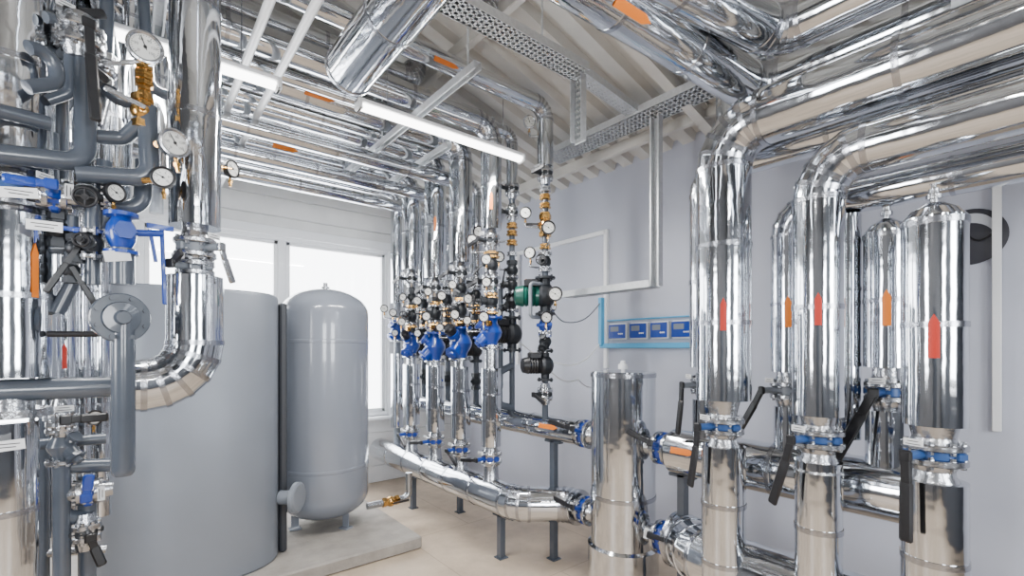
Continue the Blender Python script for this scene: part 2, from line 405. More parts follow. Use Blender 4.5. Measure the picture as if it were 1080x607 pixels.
for i,(a,b) in enumerate(W):
    mb=MB(); yy=WY+.04; f=.05
    for x in(a+f/2,b-f/2,(a+b)/2): mb.box((x,yy,(z0+z1)/2),(f if x!=(a+b)/2 else .08,.07,z1-z0),None,0,.006)
    for z in(z0+f/2,z1-f/2): mb.box(((a+b)/2,yy,z),(b-a-.02,.075,f),None,0,.006)
    for xa,xb in((a+f,(a+b)/2-.04),((a+b)/2+.04,b-f)):
        for x in(xa+.02,xb-.02): mb.box((x,yy,(z0+z1)/2),(.04,.05,z1-z0-.1),None,0,.005)
        for z in(z0+f+.02,z1-f-.02): mb.box(((xa+xb)/2,yy,z),(xb-xa,.05,.04),None,0,.005)
    for x in(a-.03,b+.03): mb.box((x,WY-.01,(z0+z1)/2),(.09,.02,z1-z0+.14),None,0,.004)
    mb.box(((a+b)/2,WY-.012,z1+.04),(b-a+.14,.024,.10),None,0,.004)
    mb.box(((a+b)/2,WY-.05,z0-.02),(b-a+.16,.14,.035),None,0,.008)
    mb.box(((a+b)/2,yy,(z0+z1)/2),(b-a-.1,.006,z1-z0-.1),None,1)
    struct(mb,'window_%d'%(i+1),[PVC,GLS])
mb=MB()
for xx in(-1.0,1.4): mb.box((xx,WF+.02,2.0),(1.3,.03,1.5),None,0,.004)
struct(mb,'window_3',[PVC])  # solid white panels added behind the camera as bright shapes for the cladding reflections
mb=MB(); mb.box((WL+.03,-.6,1.05),(.05,1.0,2.1),None,0,.01); mb.cyl((WL+.05,-.25,1.05),(WL+.11,-.25,1.05),.012,mi=1); mb.bar((WL+.11,-.25,1.05),(WL+.11,-.37,1.05),.02,.02,Z,1)
struct(mb,'door_1',[DOORM,STL])  # unseen door, added as a dark shape for contrast in the cladding
for k,yy in enumerate((1.75,4.55,-.9)):
    mb=MB(); a=V((WL,yy,ceil_z(WL)-.02)); b=V((WX,yy,ceil_z(WX)-.02))
    mb.bar(a,b,.07,.010,Z); mb.bar(a-Z*.12,b-Z*.12,.07,.010,Z); mb.bar(a-Z*.06,b-Z*.06,.008,.12,Z)
    struct(mb,'trim_%d'%(k+2),[DECK])
for k,xx in enumerate((3.2,1.75,.3,-1.0)):
    mb=MB(); z=ceil_z(xx)-.04; mb.bar((xx,WF,z),(xx,WY,z),.010,.08,Z); mb.bar((xx+.02,WF,z-.04),(xx+.02,WY,z-.04),.04,.008,Z)
    struct(mb,'trim_%d'%(k+5),[DECK])
mb=MB(); mb.box((.55,4.3,.05),(2.52,1.84,.1),None,0,.012)
top_mesh(mb,'equipment_plinth',[CONC],'low poured concrete plinth under the tanks','plinth',None,30,(.55,4.3,0))

# ================= TANKS =================
bc=V((.32,3.98,.1))
e=thing('boiler','large matte grey jacketed boiler with flat top on the plinth','boiler',bc)
fw=V((-.32,-3.98,0)).normalized()
fa=math.atan2(fw.y,fw.x)+.12
def sring(z,R0,n=96,p=3.0):
    out=[]
    for i in range(n):
        a=2*math.pi*i/n; c,s=math.cos(a),math.sin(a); k=(abs(c)**p+abs(s)**p)**(-1/p)
        q=V((c*k*R0*.92,s*k*R0,0)); q=V((q.x*math.cos(fa)-q.y*math.sin(fa),q.x*math.sin(fa)+q.y*math.cos(fa),z)); out.append(q)
    return out
b0=.525
mb=MB(); mb.rings([sring(z,r) for z,r in((0,b0*.98),(.015,b0),(1.86,b0),(1.88,b0*.99),(1.89,b0*.96),(1.892,b0*.2))]); part(e,mb,'jacket',[BOI])
mb=MB(); R=frame(Z,V((math.cos(fa),math.sin(fa),0))); pp=V((math.cos(fa),math.sin(fa),0)); qq=Z.cross(pp)
mb.box(qq*(b0+.012)+pp*(.18)+Z*.92,(.15,.05,1.84),R,0,.012); part(e,mb,'seam_strip',[SGR])
mb=MB(); dd=(qq*.8+pp*.75).normalized(); mb.lathe(qq*(b0-.02)+pp*.28+Z*.42,dd,[(0,.05),(.10,.05),(.10,.095),(.11,.11),(.135,.11),(.145,.095)],36); part(e,mb,'hatch_lid',[GRY2])
mb=MB(); mb.lathe((0,0,1.89),Z,[(0,.12),(.03,.12),(.04,.05),(.2,.05)],24); part(e,mb,'top_nozzle',[GRY])
tcn=V((1.29,4.15,.1)); tr=.355
e=thing('expansion_tank','tall grey enamelled expansion tank with domed ends on short legs','tank',tcn)
mb=MB(); pr=[]
for k in range(9): a=math.pi/2*k/8; pr.append((.06+.2*(1-math.cos(a)),tr*math.sin(a)))
pr+=[(.5,tr),(.505,tr*1.008),(.525,tr*1.008),(.53,tr),(1.55,tr),(1.555,tr*1.008),(1.575,tr*1.008),(1.58,tr),(1.8,tr)]
for k in range(1,10): a=math.pi/2*k/9; pr.append((1.8+.22*math.sin(a),tr*math.cos(a)))
mb.lathe((0,0,0),Z,pr,72); part(e,mb,'shell',[TNK],24)
for k in range(3):
    a=2*math.pi*k/3+.95; p=V((math.cos(a)*.24,math.sin(a)*.24,0)); mb=MB(); mb.box(p+Z*.08,(.06,.012,.17),frame(Z,p)); mb.box(p+Z*.006,(.09,.07,.012),frame(Z,p)); part(e,mb,'leg',[TNK])
mb=MB(); mb.lathe((0,0,2.0),Z,[(0,.035),(.035,.035),(.035,.02),(.07,.018)],16); part(e,mb,'top_fitting',[STL])

# ================= HEADERS =================
XL,XU=2.2,2.5; ZL,ZU=.46,1.0
hl='horizontal distribution header clad in polished metal near the floor'
ipipe([(XL,5.12,ZL),(XL,2.66,ZL),(XU,2.42,ZL),(XU,2.31,ZL)],.125,hl,br=.18,seam=.45)
o=ipipe([(XU,4.75,ZU),(XU,2.31,ZU)],.092,'upper distribution header clad in polished metal',seam=.5); arrow(o,(XU,2.55,ZU),-Y,.092,.2,.035,ORG)
vy=1.931; vr=.207
e=thing('hydraulic_separator','tall vertical separator vessel in polished metal with air vent','vessel',(XU,vy,0))
def vprof(mb): 
    for a,b,r,m in((.34,.64,vr,0),(.64,.665,vr*1.02,1),(.665,1.42,vr,0),(1.42,1.445,vr*1.025,1),(1.445,1.455,vr*.99,0)): mb.lathe((0,0,a),Z,[(0,r),(b-a,r)],48,m)
mb=MB(); vprof(mb); part(e,mb,'cladding',[CHR,BND],14)
mb=MB(); mb.lathe((0,0,.1),Z,[(0,.18),(.01,.228),(.23,.228),(.245,vr)],48); part(e,mb,'base_jacket',[CHR],14)
for k in range(3):
    a=2*math.pi*k/3+.4; p=V((math.cos(a)*.15,math.sin(a)*.15,0)); mb=MB(); mb.box(p+Z*.055,(.06,.06,.1),None,0,.004); mb.box(p+Z*.006,(.1,.1,.012)); part(e,mb,'leg',[GRY])
mb=MB(); mb.lathe((0,0,1.45),Z,[(0,.012),(.02,.012),(.02,.03),(.05,.03),(.055,.018),(.075,.015)],20); part(e,mb,'air_vent',[WHT],label='white automatic air vent cap')
for zz in(ZL,ZU):
    for s in(-1,1):
        mb=MB(); mb.cyl((0,s*.18,zz),(0,s*.235,zz),.06); part(e,mb,'nozzle',[STL])
for zz in(ZL,ZU):
    butterfly((XU,vy+.31,zz),Y,V((-1,0,.35)),.1,(0,1,.1),.24,label='butterfly valve with blue body beside the separator vessel',half=.034)
    butterfly((XU,vy-.31,zz),Y,V((-1,0,.35)),.1,(0,1,.3) if zz>.8 else(0,-1,.05),.26,label='butterfly valve with blue body beside the separator vessel',half=.034)
o=ipipe([(XU,1.55,ZU),(XU,.42,ZU)],.128,'long distribution header clad in polished metal',seam=.35)
arrow(o,(XU,1.43,ZU),-Y,.128,.14,.035,ORG)
XR=2.3
ipipe([(XU,1.55,ZL+.02),(XU,1.46,ZL+.02),(XR,1.24,ZL+.06),(XR,-.1,ZL+.06)],.155,hl,br=.2,seam=.45)
def MBoff(mb,o):
    o=V(o); mb.v=[p+o for p in mb.v]; return mb
def stand(x,y,ztop,lab):
    mb=MB(); mb.box((0,0,ztop/2),(.05,.05,ztop),None,0,.004); mb.box((0,0,.004),(.08,.08,.008)); mb.box((0,0,ztop-.01),(.05,.16,.02),None,0,.003)
    return top_mesh(MBoff(mb,(x,y,0)),'pipe_stand',[GRY],lab,'pipe support','pipe support stands',30,(x,y,0))
for x,y,z in((XL,2.85,ZL-.125),(XL,4.3,ZL-.125),(XU,2.58,ZU-.092),(XU,3.9,ZU-.092),(XU,.8,ZU-.128),(XU,1.50,ZU-.128)):
    stand(x,y,z,'grey painted steel post supporting a header')

# ================= LEFT RISERS =================
rz=[3.32,3.4,3.38,3.36]
zb=[2.40,2.26,2.34,2.54]
for i,(px,r) in enumerate(((434,.095),(459,.1),(486,.1),(518,.082))):
    y=ax(px,300,XL).y; zt=rz[i]; C=(XL,y)
    o=ipipe([(WL+.03,y,zt),(XL,y,zt),(XL,y,zb[i])],r,'insulated pipe dropping from the roof to the header, polished cladding')
    if i in(1,3): arrow(o,(XL,y,2.75),Z,r,.14,.025,ORG)
    if i%2==0: arrow(o,(1.0,y,zt),X,r,.2,.035,ORG)
    zz=zb[i]-.09
    if i==3:
        butterfly((XL,y,zz),Z,-X,.07,(0,1,-.3),.13,bm=DRK,label='dark shut-off valve on a vertical riser'); 
        mb=MB(); mb.cyl((XL,y,zz-.05),(XL,y,2.15),.038); top_mesh(mb,'pipe_spool',[DRK],'short dark steel pipe section between valves','pipe','short pipe sections',30,(XL,y,2.15))
        union((XL,y,2.34),.05,.06); ball_valve((XL,y,2.26),Z,-X,.042,(0,1,-.5),.14,hm=BLK,m=DRK); gset(C,-.1,.12,2.47,.8); gset(C,-.12,-.1,2.28,.75)
        zz=2.13
    butterfly((XL,y,zz),Z,-X,.075,(0,1,-.3),.13,label='dark shut-off valve on a vertical riser',bm=DRK,tag=i%2==0)
    lo=1.76 if i<3 else 1.82
    mb=MB(); mb.lathe((XL,y,lo),Z,[(0,.04),(.08,.04),(.09,.05),(.12,.05),(.13,.036),(zz-lo-.04,.036)],20)
    top_mesh(mb,'pipe_spool',[DRK],'short dark steel pipe section between valves','pipe','short pipe sections',30,(XL,y,lo))
    union((XL,y,2.02),.044,.05,BRS); union((XL,y,1.84 if i<3 else 1.9),.044,.05,BRS); gate_valve((XL,y,1.93 if i<3 else 1.98),Z,V((-1,(-.5,.6,-.2,.4)[i],0)),.036)
    if i<3 and zz>2.2: ball_valve((XL,y,2.12),Z,-X,.04,(0,-1,-.4),.13,hm=BLK,m=DRK)
    sz=(1.64,1.62,1.65,1.73)[i]; strainer((XL,y,sz),(.078,.088,.09,.08)[i],V((-1,(-.7,.3,-.35,.5)[i],0)),cap=i%2==0)
    for (dx,dy,gz,s) in((-.13,.13,2.0,.75),(-.14,-.1,1.86,.75),(-.12,.15,1.78,.65),(-.12,-.08,2.14,.7)):
        gset(C,dx+random.uniform(-.02,.02),dy,gz+random.uniform(-.04,.08),s)
    ball_valve((XL-.07,y+.1,1.9),X,Z,.016,(-1,.3,.2),.09,hm=BLK); union((XL-.06,y-.05,1.8),.02,.04,BRS,X)
    r2=.085 if i<3 else .078
    mb=MB(); mb.cyl((XL,y,1.42),(XL,y,sz-.08),.05); top_mesh(mb,'pipe_spool',[STL],'short bare steel pipe section between valves','pipe','short pipe sections',30,(XL,y,1.44))
    ipipe([(XL,y,1.45),(XL,y,.84)],r2,'short insulated riser above the header, polished cladding',seam=.3)
    butterfly((XL,y,.745),Z,-X,.085,(0,1,-.15) if i%2 else(0,-1,-.5),.2,label='butterfly valve with blue body between riser and header')
    mb=MB(); mb.lathe((XL,y,ZL+.1),Z,[(0,.075),(.03,.06),(.13,.055)],20); top_mesh(mb,'header_nozzle',[STL],'bare steel branch stub on top of the header','pipe','header branch stubs',30,(XL,y,ZL))
for i,px in enumerate((447,472,502)):
    y=ax(px,300,XU).y; C=(XU,y)
    ipipe([(WL+.03,y,3.12),(XU,y,3.12),(XU,y,2.3)],.06,'slim insulated pipe dropping from the roof, polished cladding')
    ppipe([(XU,y,2.3),(XU,y,ZU+.07)],.028,'thin grey painted vertical pipe above the header',GRY)
    butterfly((XU,y,2.22),Z,-X,.06,(0,1,-.2),.13,bm=DRK,half=.026,tag=False,label='small dark butterfly valve on a thin riser')
    gate_valve((XU,y,2.1),Z,V((-1,.5,0)),.034)
    ball_valve((XU,y,1.95),Z,-X,.035,(0,0,-1),.15,hm=BLK,m=DRK); union((XU,y,2.02),.035,.05); union((XU,y,1.85),.035,.05)
    ball_valve((XU,y,1.3),Z,-X,.035,(0,1,0),.15,hm=BLU,m=DRK); strainer((XU,y,1.77),.045,V((-1,.5,0)),DRK)
    gset(C,-.12,0,2.42+.08*i,.7); gset(C,-.12,.08,1.9,.7)
    pump((XU,y,1.6),BLK,'dark cast circulation pump on a thin riser',s=1.0,side=V((-1,.4*(i-1),0)))
y=ax(419,300,2.25).y
ipipe([(WL+.03,y,3.3),(2.25,y,3.3),(2.25,y,2.1)],.07,'insulated pipe dropping beside the window, polished cladding')
ppipe([(2.25,y,2.1),(2.25,y,.5)],.035,'grey painted pipe dropping to the header',GRY2)
strainer((2.25,y,1.8),.07); gset((2.25,y),-.13,.05,2.04,.8)
ipipe([(2.25,y,1.55),(2.25,y,.75)],.07,'short insulated riser above the header, polished cladding',seam=.4)

p6=ax(540,300,XU); p7=ax(575,300,2.45)
y6,y7=p6.y,p7.y
z=lambda py: ax(540,py,XU).z
ipipe([(WL+.03,y6,3.42),(XU,y6,3.42),(XU,y6,z(195))],.048,'slim insulated pipe with polished cladding on the pump line')
ppipe([(XU,y6,z(195)),(XU,y6,ZU+.07)],.024,'thin steel pipe of the pump line',GRY)
butterfly((XU,y6,z(200)),Z,-X,.062,(0,1,0),.15,bm=DRK,tag=True,half=.026)
butterfly((XU,y6,z(225)),Z,-X,.055,(0,.5,-1),.12,bm=DRK,tag=False,half=.024,label='small dark butterfly valve on a thin riser')
for py in(238,246,256): union((XU,y6,z(py)),.037,.05)
ball_valve((XU,y6,z(285)),Z,-X,.038,(0,.3,-1),.15,hm=BLK,m=DRK); union((XU,y6,z(268)),.034,.04,STL)
for dx,dy,py,s in((-.12,.02,272,.85),(-.15,.28,240,.9),(-.12,.05,330,.8)): gset((XU,y6),dx,dy,z(py),s)
pump((XU,y6,z(352)),BLK,'dark cast circulation pump on a slim riser',s=1.25,side=V((-1,.2,0)))
strainer((XU,y6,z(318)),.05,V((-1,.5,0)),DRK); gate_valve((XU,y6,z(300)),Z,V((-1,.6,0)),.032)
ppipe([(XU,y6,z(385)),(XU-.14,y6,z(392)),(XU-.14,y6,z(425)),(XU,y6,z(430))],.03,'dark grey pipe bend below the pump',GRY,br=.05)
ppipe([(XU-.03,y6+.12,z(300)),(XU-.03,y6+.12,z(410)),(XU,y6+.3,z(425))],.022,'thin grey bypass pipe beside the pump',GRY,br=.05)
z=lambda py: ax(575,py,2.45).z
o=ipipe([(WL+.03,y7,3.45),(2.45,y7,3.45),(2.45,y7,z(176))],.062,'insulated pipe turning down from the roof, polished cladding')
arrow(o,(1.55,y7,3.45),X,.062,.18,.03,ORG)
ppipe([(2.45,y7,z(176)),(2.45,y7,ZU+.06)],.024,'thin steel pipe of the pump line',GRY)
butterfly((2.45,y7,z(184)),Z,-X,.062,(0,-1,0),.14,tag=True,half=.026,bm=DRK)
for py in(200,208,217,227,260,268,284): union((2.45,y7,z(py)),.034,.045,BRS if py in(208,217,227,260) else STL)
ball_valve((2.45,y7,z(238)),Z,-X,.038,(0,1,.2),.15,hm=BLK)
for dx,dy,py,s,k in((-.13,.08,225,.85,'pressure'),(-.08,-.12,245,.95,'pressure'),(-.13,.03,268,.85,'pressure'),(-.09,.08,128,.9,'thermo'),(-.04,-.15,312,1.0,'pressure'),(-.1,-.12,336,.8,'pressure')):
    gset((2.45,y7),dx,dy,z(py),s,k)
pump((2.45,y7,z(312)),GRN,'small dark green circulation pump on a slim riser',s=1.25,side=V((-.9,.75,0)))
gate_valve((2.45,y7,z(276)),Z,V((-1,-.6,0)),.03)
ball_valve((2.45,y7,z(343)),Z,-X,.04,(0,-1,0),.16,hm=BLU,m=BLU)
strainer((2.45,y7,z(360)),.045,V((-1,-.5,0)),DRK)
pump((2.45,y7,z(385)),BLK,'black actuator pump on a slim riser',s=1.0,side=V((-.9,.4,0)))
butterfly((2.45,y7,z(415)),Z,-X,.06,(0,-1,-.4),.15,tag=False,half=.026,bm=DRK)
ppipe([(2.45,y7,z(300)),(2.3,y7,z(300)),(2.3,y7,z(335)),(2.45,y7,z(335))],.014,'thin bypass pipe around the pump',GRY2,br=.03)
def cable(pts,r=.006,m=None,lab='thin grey cable hanging between devices'):
    pts=[V(p) for p in pts]; out=[]
    for i in range(len(pts)-1):
        for k in range(8):
            t=k/8; q=pts[i].lerp(pts[i+1],t); q.z-=.06*math.sin(math.pi*t); out.append(q)
    out.append(pts[-1]); mb=MB(); mb.sweep([(p,((out[min(i+1,len(out)-1)]-out[max(i-1,0)]).normalized()),1) for i,p in enumerate(out)],r,10)
    return top_mesh(mb,'cable',[m or WHT],lab,'cable','hanging cables',60,pts[0])
cable([(2.45,y7,z(385)),ax(610,400,2.9),ax(632,402,3.4)]); cable([(2.45,y7,z(312)),ax(600,340,3.0),ax(634,318,3.44)],m=GRY2)
cable([(XU,y6,z(352)),ax(600,385,3.1),ax(634,360,3.44)])

# ================= RIGHT RISERS =================
def yx(px,c): return ax(px,300,c).y
yA,yB,yD=yx(763,XL),yx(863,XL),yx(985,XL)
yF,yBp,yE,yC=yx(744,XU),yx(831,XU),yx(893,XU),yx(935,XU)
END=WF+.04
def vstub(x,y,za,zb,r0,r1):
    mb=MB(); mb.lathe((x,y,za),Z,[(0,r0),(zb-za,r1)],24); top_mesh(mb,'pipe_reducer',[STL],'bare steel conical reducer between cladding and valve','pipe','steel reducers',30,(x,y,za))
lab='thick insulated pipe with polished cladding turning along the wall'
o=ipipe([(XL,yA,1.36),(XL,yA,2.64),(XL,END,2.64)],.122,lab,br=.19,seam=.5); arrow(o,(XL,yA,1.76),Z,.122,.15,.027,RED)
o=ipipe([(XL,yB,1.33),(XL,yB,2.38),(XL,END,2.38)],.094,lab,br=.17,seam=.5); arrow(o,(XL,yB,1.76),Z,.094,.13,.025,RED)
o=ipipe([(XU,yBp,1.49),(XU,yBp,2.28),(XU,END,2.28)],.075,lab,br=.13,seam=.5); arrow(o,(XU,yBp,1.78),Z,.075,.15,.03,ORG)
ipipe([(XU,yF,1.5),(XU,yF,2.6),(XU,END,2.6)],.085,lab,br=.15,seam=.5)
ipipe([(XU,yE,1.2),(XU,yE,2.2)],.055,'slim vertical insulated pipe behind the thick risers',seam=.5)
ipipe([(XU+.3,END,2.75),(XU+.3,yx(770,XU+.3),2.75),(XU+.3,yx(770,XU+.3),3.4)],.08,'insulated pipe behind the wall runs, polished cladding')
def bottle(x,y,za,zb,r,m):
    e=thing('air_collector','capped insulated air collector bottle with vent on top','vessel',(x,y,za),None,'capped air collectors')
    h=zb-za; mb=MB(); mb.lathe((0,0,0),Z,[(0,r*.7),(.004,r),(h-.05,r),(h-.049,r*1.0),(h-.02,r*.97),(h+.01,r*.72),(h+.03,r*.35),(h+.035,.02)],36)
    mb.lathe((0,0,h*.46),Z,[(0,r),(.0005,r*1.03),(.02,r*1.03),(.0205,r)],36,1); mb.lathe((0,0,h-.05),Z,[(0,r),(.0005,r*1.04),(.022,r*1.04),(.0225,r)],36,1); part(e,mb,'cladding',[CHR,BND],14)
    mb=MB(); mb.lathe((0,0,h+.03),Z,[(0,.012),(.02,.012),(.02,.022),(.035,.022),(.04,.015),(.055,.015),(.06,.008),(.075,.007)],16); part(e,mb,'air_vent',[STL])
    n=V((-x,-y,0)).normalized(); s=Z.cross(n); wa=.015/r; rows=[(0,1),(.2,1),(.4,1),(.6,1),(.8,1),(1,.02)]; vs=[];nc=6;R=r*1.04;L=.15;zc=h*.42
    for t,k in rows:
        for i in range(nc+1):
            th=wa*k*(2*i/nc-1); vs.append(Z*(zc+(t-.5)*L)+(n*math.cos(th)+s*math.sin(th))*R)
    fs=[(q*(nc+1)+i,q*(nc+1)+i+1,(q+1)*(nc+1)+i+1,(q+1)*(nc+1)+i) for q in range(5) for i in range(nc)]
    mb=MB(); mb.add(vs,fs); part(e,mb,'flow_arrow',[m],40); return e
bottle(XU,yC,1.52,2.12,.081,ORG)
bottle(XL,yD,1.33,2.08,.091,RED)
for y,r,lv in((yA,.098,(0,.14,-1)),(yB,.085,(0,.3,-1)),(yD,.092,(0,-.03,-1))):
    butterfly((XL,y,1.235),Z,V((-.85,.3,0)),.092,lv,.29,label='steel flanged butterfly valve with hanging black lever',bm=BLM,half=.026,lw=1.15)
    vstub(XL,y,1.265,1.37,.055,.078)
    mb=MB(); mb.lathe((XL,y,1.10),Z,[(0,.09),(.06,.06),(.11,.055)],24); top_mesh(mb,'pipe_reducer',[STL],'bare steel conical reducer between cladding and valve','pipe','steel reducers',30,(XL,y,1.1))
    ipipe([(XL,y,1.14),(XL,y,.04)],r,'lower insulated riser section with polished cladding',seam=.3)
for y,z0_,r in((yBp,1.4,.062),(yC,1.42,.075),(yF,1.4,.07)):
    butterfly((XU,y,z0_),Z,V((-.8,.5,0)) if y!=yC else V((-1,.1,0)),.08,(0,.85,-1) if y==yBp else ((0,.45,-1) if y==yC else (0,.1,-1)),.28 if y!=yC else .32,label='rear flanged butterfly valve with black lever',bm=BLM if y==yC else GRY2,lw=1.25)
    ipipe([(XU,y,z0_-.08),(XU,y,ZU+.05)],r,'short insulated stub rising from the header',seam=.5)
    mb=MB(); mb.cyl((XU,y,z0_),(XU,y,z0_+.12),.05); top_mesh(mb,'pipe_reducer',[STL],'bare steel conical reducer between cladding and valve','pipe','steel reducers',30,(XU,y,z0_))
c2=V((XU,yx(797,XU),2.93)); f2=az(555,-60,2.93); d2=(f2-c2).normalized(); f2=c2+d2*((WL+.08-c2.x)/d2.x)
o=ipipe([(XU,END,2.93),c2,f2],.105,'thick insulated pipe high on the wall with mitred corner',br=.14,seam=.5)
p=c2+d2*1.05; arrow(o,p,-d2,.105,.2,.035,ORG,n=CAM-p)
c1=V((XL,yx(818,XL),2.98)); f1=az(655,-50,2.98); d1=(f1-c1).normalized(); f1=c1+d1*((WL+.08-c1.x)/d1.x)
ipipe([(XL,END,2.98),c1,f1],.095,'thick insulated pipe near the roof with mitred corner',br=.13,seam=.5)
c0=c1+V((-.32,-.3,.05)); f0=V((WL+.08,c0.y,c0.z)); ipipe([(c0.x,END,c0.z),c0,f0],.095,'insulated pipe near the roof with polished cladding',br=.13)
o=ipipe([(.86,WF+.04,3.02),(.86,2.36,3.02)],.118,'thick straight insulated pipe under the roof with plain capped end',seam=.5)
mb=MB(); mb.lathe(V((.86,2.36,3.02))-o.location,Y,[(0,.118),(.004,.124),(.02,.124),(.03,.11),(.034,.03)],36); part(o,mb,'end_cap',[BND],14)
for y,zt,r in((3.2,3.62,.08),(3.65,3.64,.08),(4.1,3.6,.09),(2.3,3.6,.08)):
    ipipe([(WL+.03,y,zt),(1.65,y,zt),(1.65,y,ceil_z(1.65)-.02)],r,'insulated pipe run close under the roof deck',br=.1)
for y,zt in((3.2,3.32),(3.64,3.34),(4.1,3.34),(4.65,3.4)):
    ipipe([(WL+.03,y,zt),(2.35,y,zt),(2.35,y,ceil_z(2.35)-.02)],.042,'slim insulated pipe run between the thick roof pipes',br=.08)
ipipe([(.35,WF+.04,3.68),(.35,4.3,3.68)],.07,'insulated pipe run close under the roof deck')
for c,zc in((.66,3.2),(.49,3.2)):
    mb=MB(); mb.cyl((c,WF+.02,zc),(c,WY-.02,zc),.022); top_mesh(mb,'plastic_pipe',[PVC],'white plastic pipe crossing under the roof','pipe','white plastic pipes',40,(c,0,zc))
def strut(a,b,w=.045,h=.045,lab='galvanised steel channel strut carrying pipes',m=None):
    a=V(a);b=V(b); mb=MB(); d=(b-a).normalized(); up=Z if abs(d.z)<.9 else X; s=d.cross(up).normalized(); u=s.cross(d)
    mb.bar(a+u*h/2,b+u*h/2,w,.004,up); mb.bar(a+s*w/2,b+s*w/2,.004,h,up); mb.bar(a-s*w/2,b-s*w/2,.004,h,up)
    mb.bar(a+s*w*.42-u*h/2,b+s*w*.42-u*h/2,w*.16,.004,up); mb.bar(a-s*w*.42-u*h/2,b-s*w*.42-u*h/2,w*.16,.004,up)
    return top_mesh(mb,'channel_strut',[m or GLV],lab,'strut','channel struts',30,a)
for xx,ya,yb in((1.53,2.2,4.6),(1.95,3.2,4.6),(.1,2.2,4.7),(-1.0,2.2,4.7)):
    strut((xx,ya,3.22),(xx,yb,3.22))
    for q in(ya+.1,yb-.1,(ya+yb)/2+.12):
        mb=MB(); mb.cyl((xx,q,3.2),(xx,q,ceil_z(xx)),.006,seg=10); top_mesh(mb,'hanger_rod',[GLV],'threaded hanger rod holding a strut','rod','hanger rods',40,(xx,q,3.2))
for xx,yy,zz in((2.88,2.7,3.28),(2.88,1.5,3.28),(1.9,2.06,3.36),(1.2,2.06,3.36)):
    mb=MB(); mb.cyl((xx,yy,zz),(xx,yy,ceil_z(xx)),.006,seg=10); top_mesh(mb,'hanger_rod',[GLV],'threaded hanger rod below the roof deck','rod','hanger rods',40,(xx,yy,zz))
strut((2.2,.3,2.79),(2.2,-2.0,2.79))
def tray(a,b,w,up,lab='perforated galvanised cable tray'):
    a=V(a);b=V(b); d=(b-a); L=d.length; d.normalize(); s=d.cross(up).normalized(); u=s.cross(d); mb=MB()
    for q in(-1,1): mb.bar(a+s*q*w/2+u*.02,b+s*q*w/2+u*.02,.003,.05,u)
    for q in(-.44,-.22,0,.22,.44): mb.bar(a+s*q*w,b+s*q*w,w*.13,.003,u)
    n=int(L/.035)
    for k in range(n+1): p=a+d*(k*L/n); mb.bar(p-s*w/2,p+s*w/2,.02,.003,u)
    return top_mesh(mb,'cable_tray',[GLV],lab,'cable tray','cable trays',30,a)
xt=ay(612,100,2.06).x
tray((-1.5,2.06,3.36),(xt,2.06,3.36),.15,Z)
tray((2.88,3.0,3.27),(2.88,1.15,3.27),.22,Z)
tray((xt,2.06,3.34),(xt,2.06,2.93),.09,-X,'vertical perforated cable tray drop')
tray((xt,2.06,3.35),(2.8,2.06,3.28),.10,Z,'short perforated cable tray link')
xh=2.9; p=ax(692,302,xh)
strut((xh,p.y,p.z),(xh,p.y,3.26),.07,.05,'vertical galvanised channel hanging from the cable tray')
tray((xh,ax(690,306,xh).y,p.z),(xh,ax(597,314,xh).y,p.z),.13,Z,'short perforated horizontal tray at channel foot')
xw=WX-.04
ya,yb=ax(545,0,xw).y,ax(638,0,xw).y; zt=ax(638,244,xw).z; zb_=ax(638,388,xw).z
mb=MB(); mb.bar((xw+.02,ya,zt),(xw+.02,yb,zt),.04,.04,Z,0,.004); mb.bar((xw+.02,yb,zt+.02),(xw+.02,yb,zb_),.04,.04,X,0,.004); mb.bar((xw+.02,ya,zt+.02),(xw+.02,ya,zb_),.04,.04,X,0,.004)
top_mesh(mb,'cable_trunking',[PVC],'white plastic cable trunking frame on the wall','trunking','wall trunking',30,(xw,yb,zb_))
ya,yb=ax(634,0,xw).y,ax(737,0,xw).y; z2=ax(690,364,xw).z; z3=ax(634,314,xw).z
mb=MB(); mb.bar((xw-.02,ya-.02,z3),(xw-.02,ya-.02,z2),.04,.05,X,0,.004); mb.bar((xw+.0,ya,z2),(xw+.0,yb,z2),.05,.045,Z,0,.004); mb.bar((xw+.02,yb,z2),(xw+.02,yb,z2+.2),.04,.02,X,0,.004); mb.bar((xw+.02,ya,z2+.235),(xw+.02,yb,z2+.235),.03,.012,Z,0,.003)
top_mesh(mb,'cable_trunking',[LBL],'light blue trunking around the controllers','trunking','wall trunking',30,(xw,ya,z2))
for a,b in((643,662),(665,684),(687,706),(709,733)):
    y0_,y1_=ax(a,0,xw).y,ax(b,0,xw).y; zc=(ax(690,338,xw).z+ax(690,358,xw).z)/2; hh=.15; w=y0_-y1_
    e=thing('controller','blue and white heating controller box mounted on the wall','controller',(xw+.01,(y0_+y1_)/2,zc),None,'wall controllers')
    mb=MB(); mb.box((.0,0,0),(.06,w*.96,hh),None,0,.008); part(e,mb,'housing',[WHT])
    mb=MB(); mb.box((-.033,0,.0),(.008,w*.92,hh*.84),None,0,.002); part(e,mb,'front_panel',[BLU])
    mb=MB(); mb.box((-.0385,w*.12,.022),(.003,w*.45,hh*.3)); part(e,mb,'screen',[GRY2])
    for k in range(3): 
        mb=MB(); mb.lathe((-.037,-w*.12-w*.09*k,-.022),-X,[(0,.007),(.006,.006)],12); part(e,mb,'button',[WHT])
p=ax(1051,180,xw); q=ax(1051,455,xw)
mb=MB(); mb.bar((xw+.02,p.y,p.z),(xw+.02,p.y,q.z),.035,.03,X,0,.003); top_mesh(mb,'cable_trunking',[PVC],'narrow white trunking running down the wall','trunking','wall trunking',30,(xw,p.y,q.z))
w=ax(1022,250,WX-.004); e=thing('wall_emblem','flat round dark marking with pale swoosh on the wall','wall marking',w,frame(-X,Y))
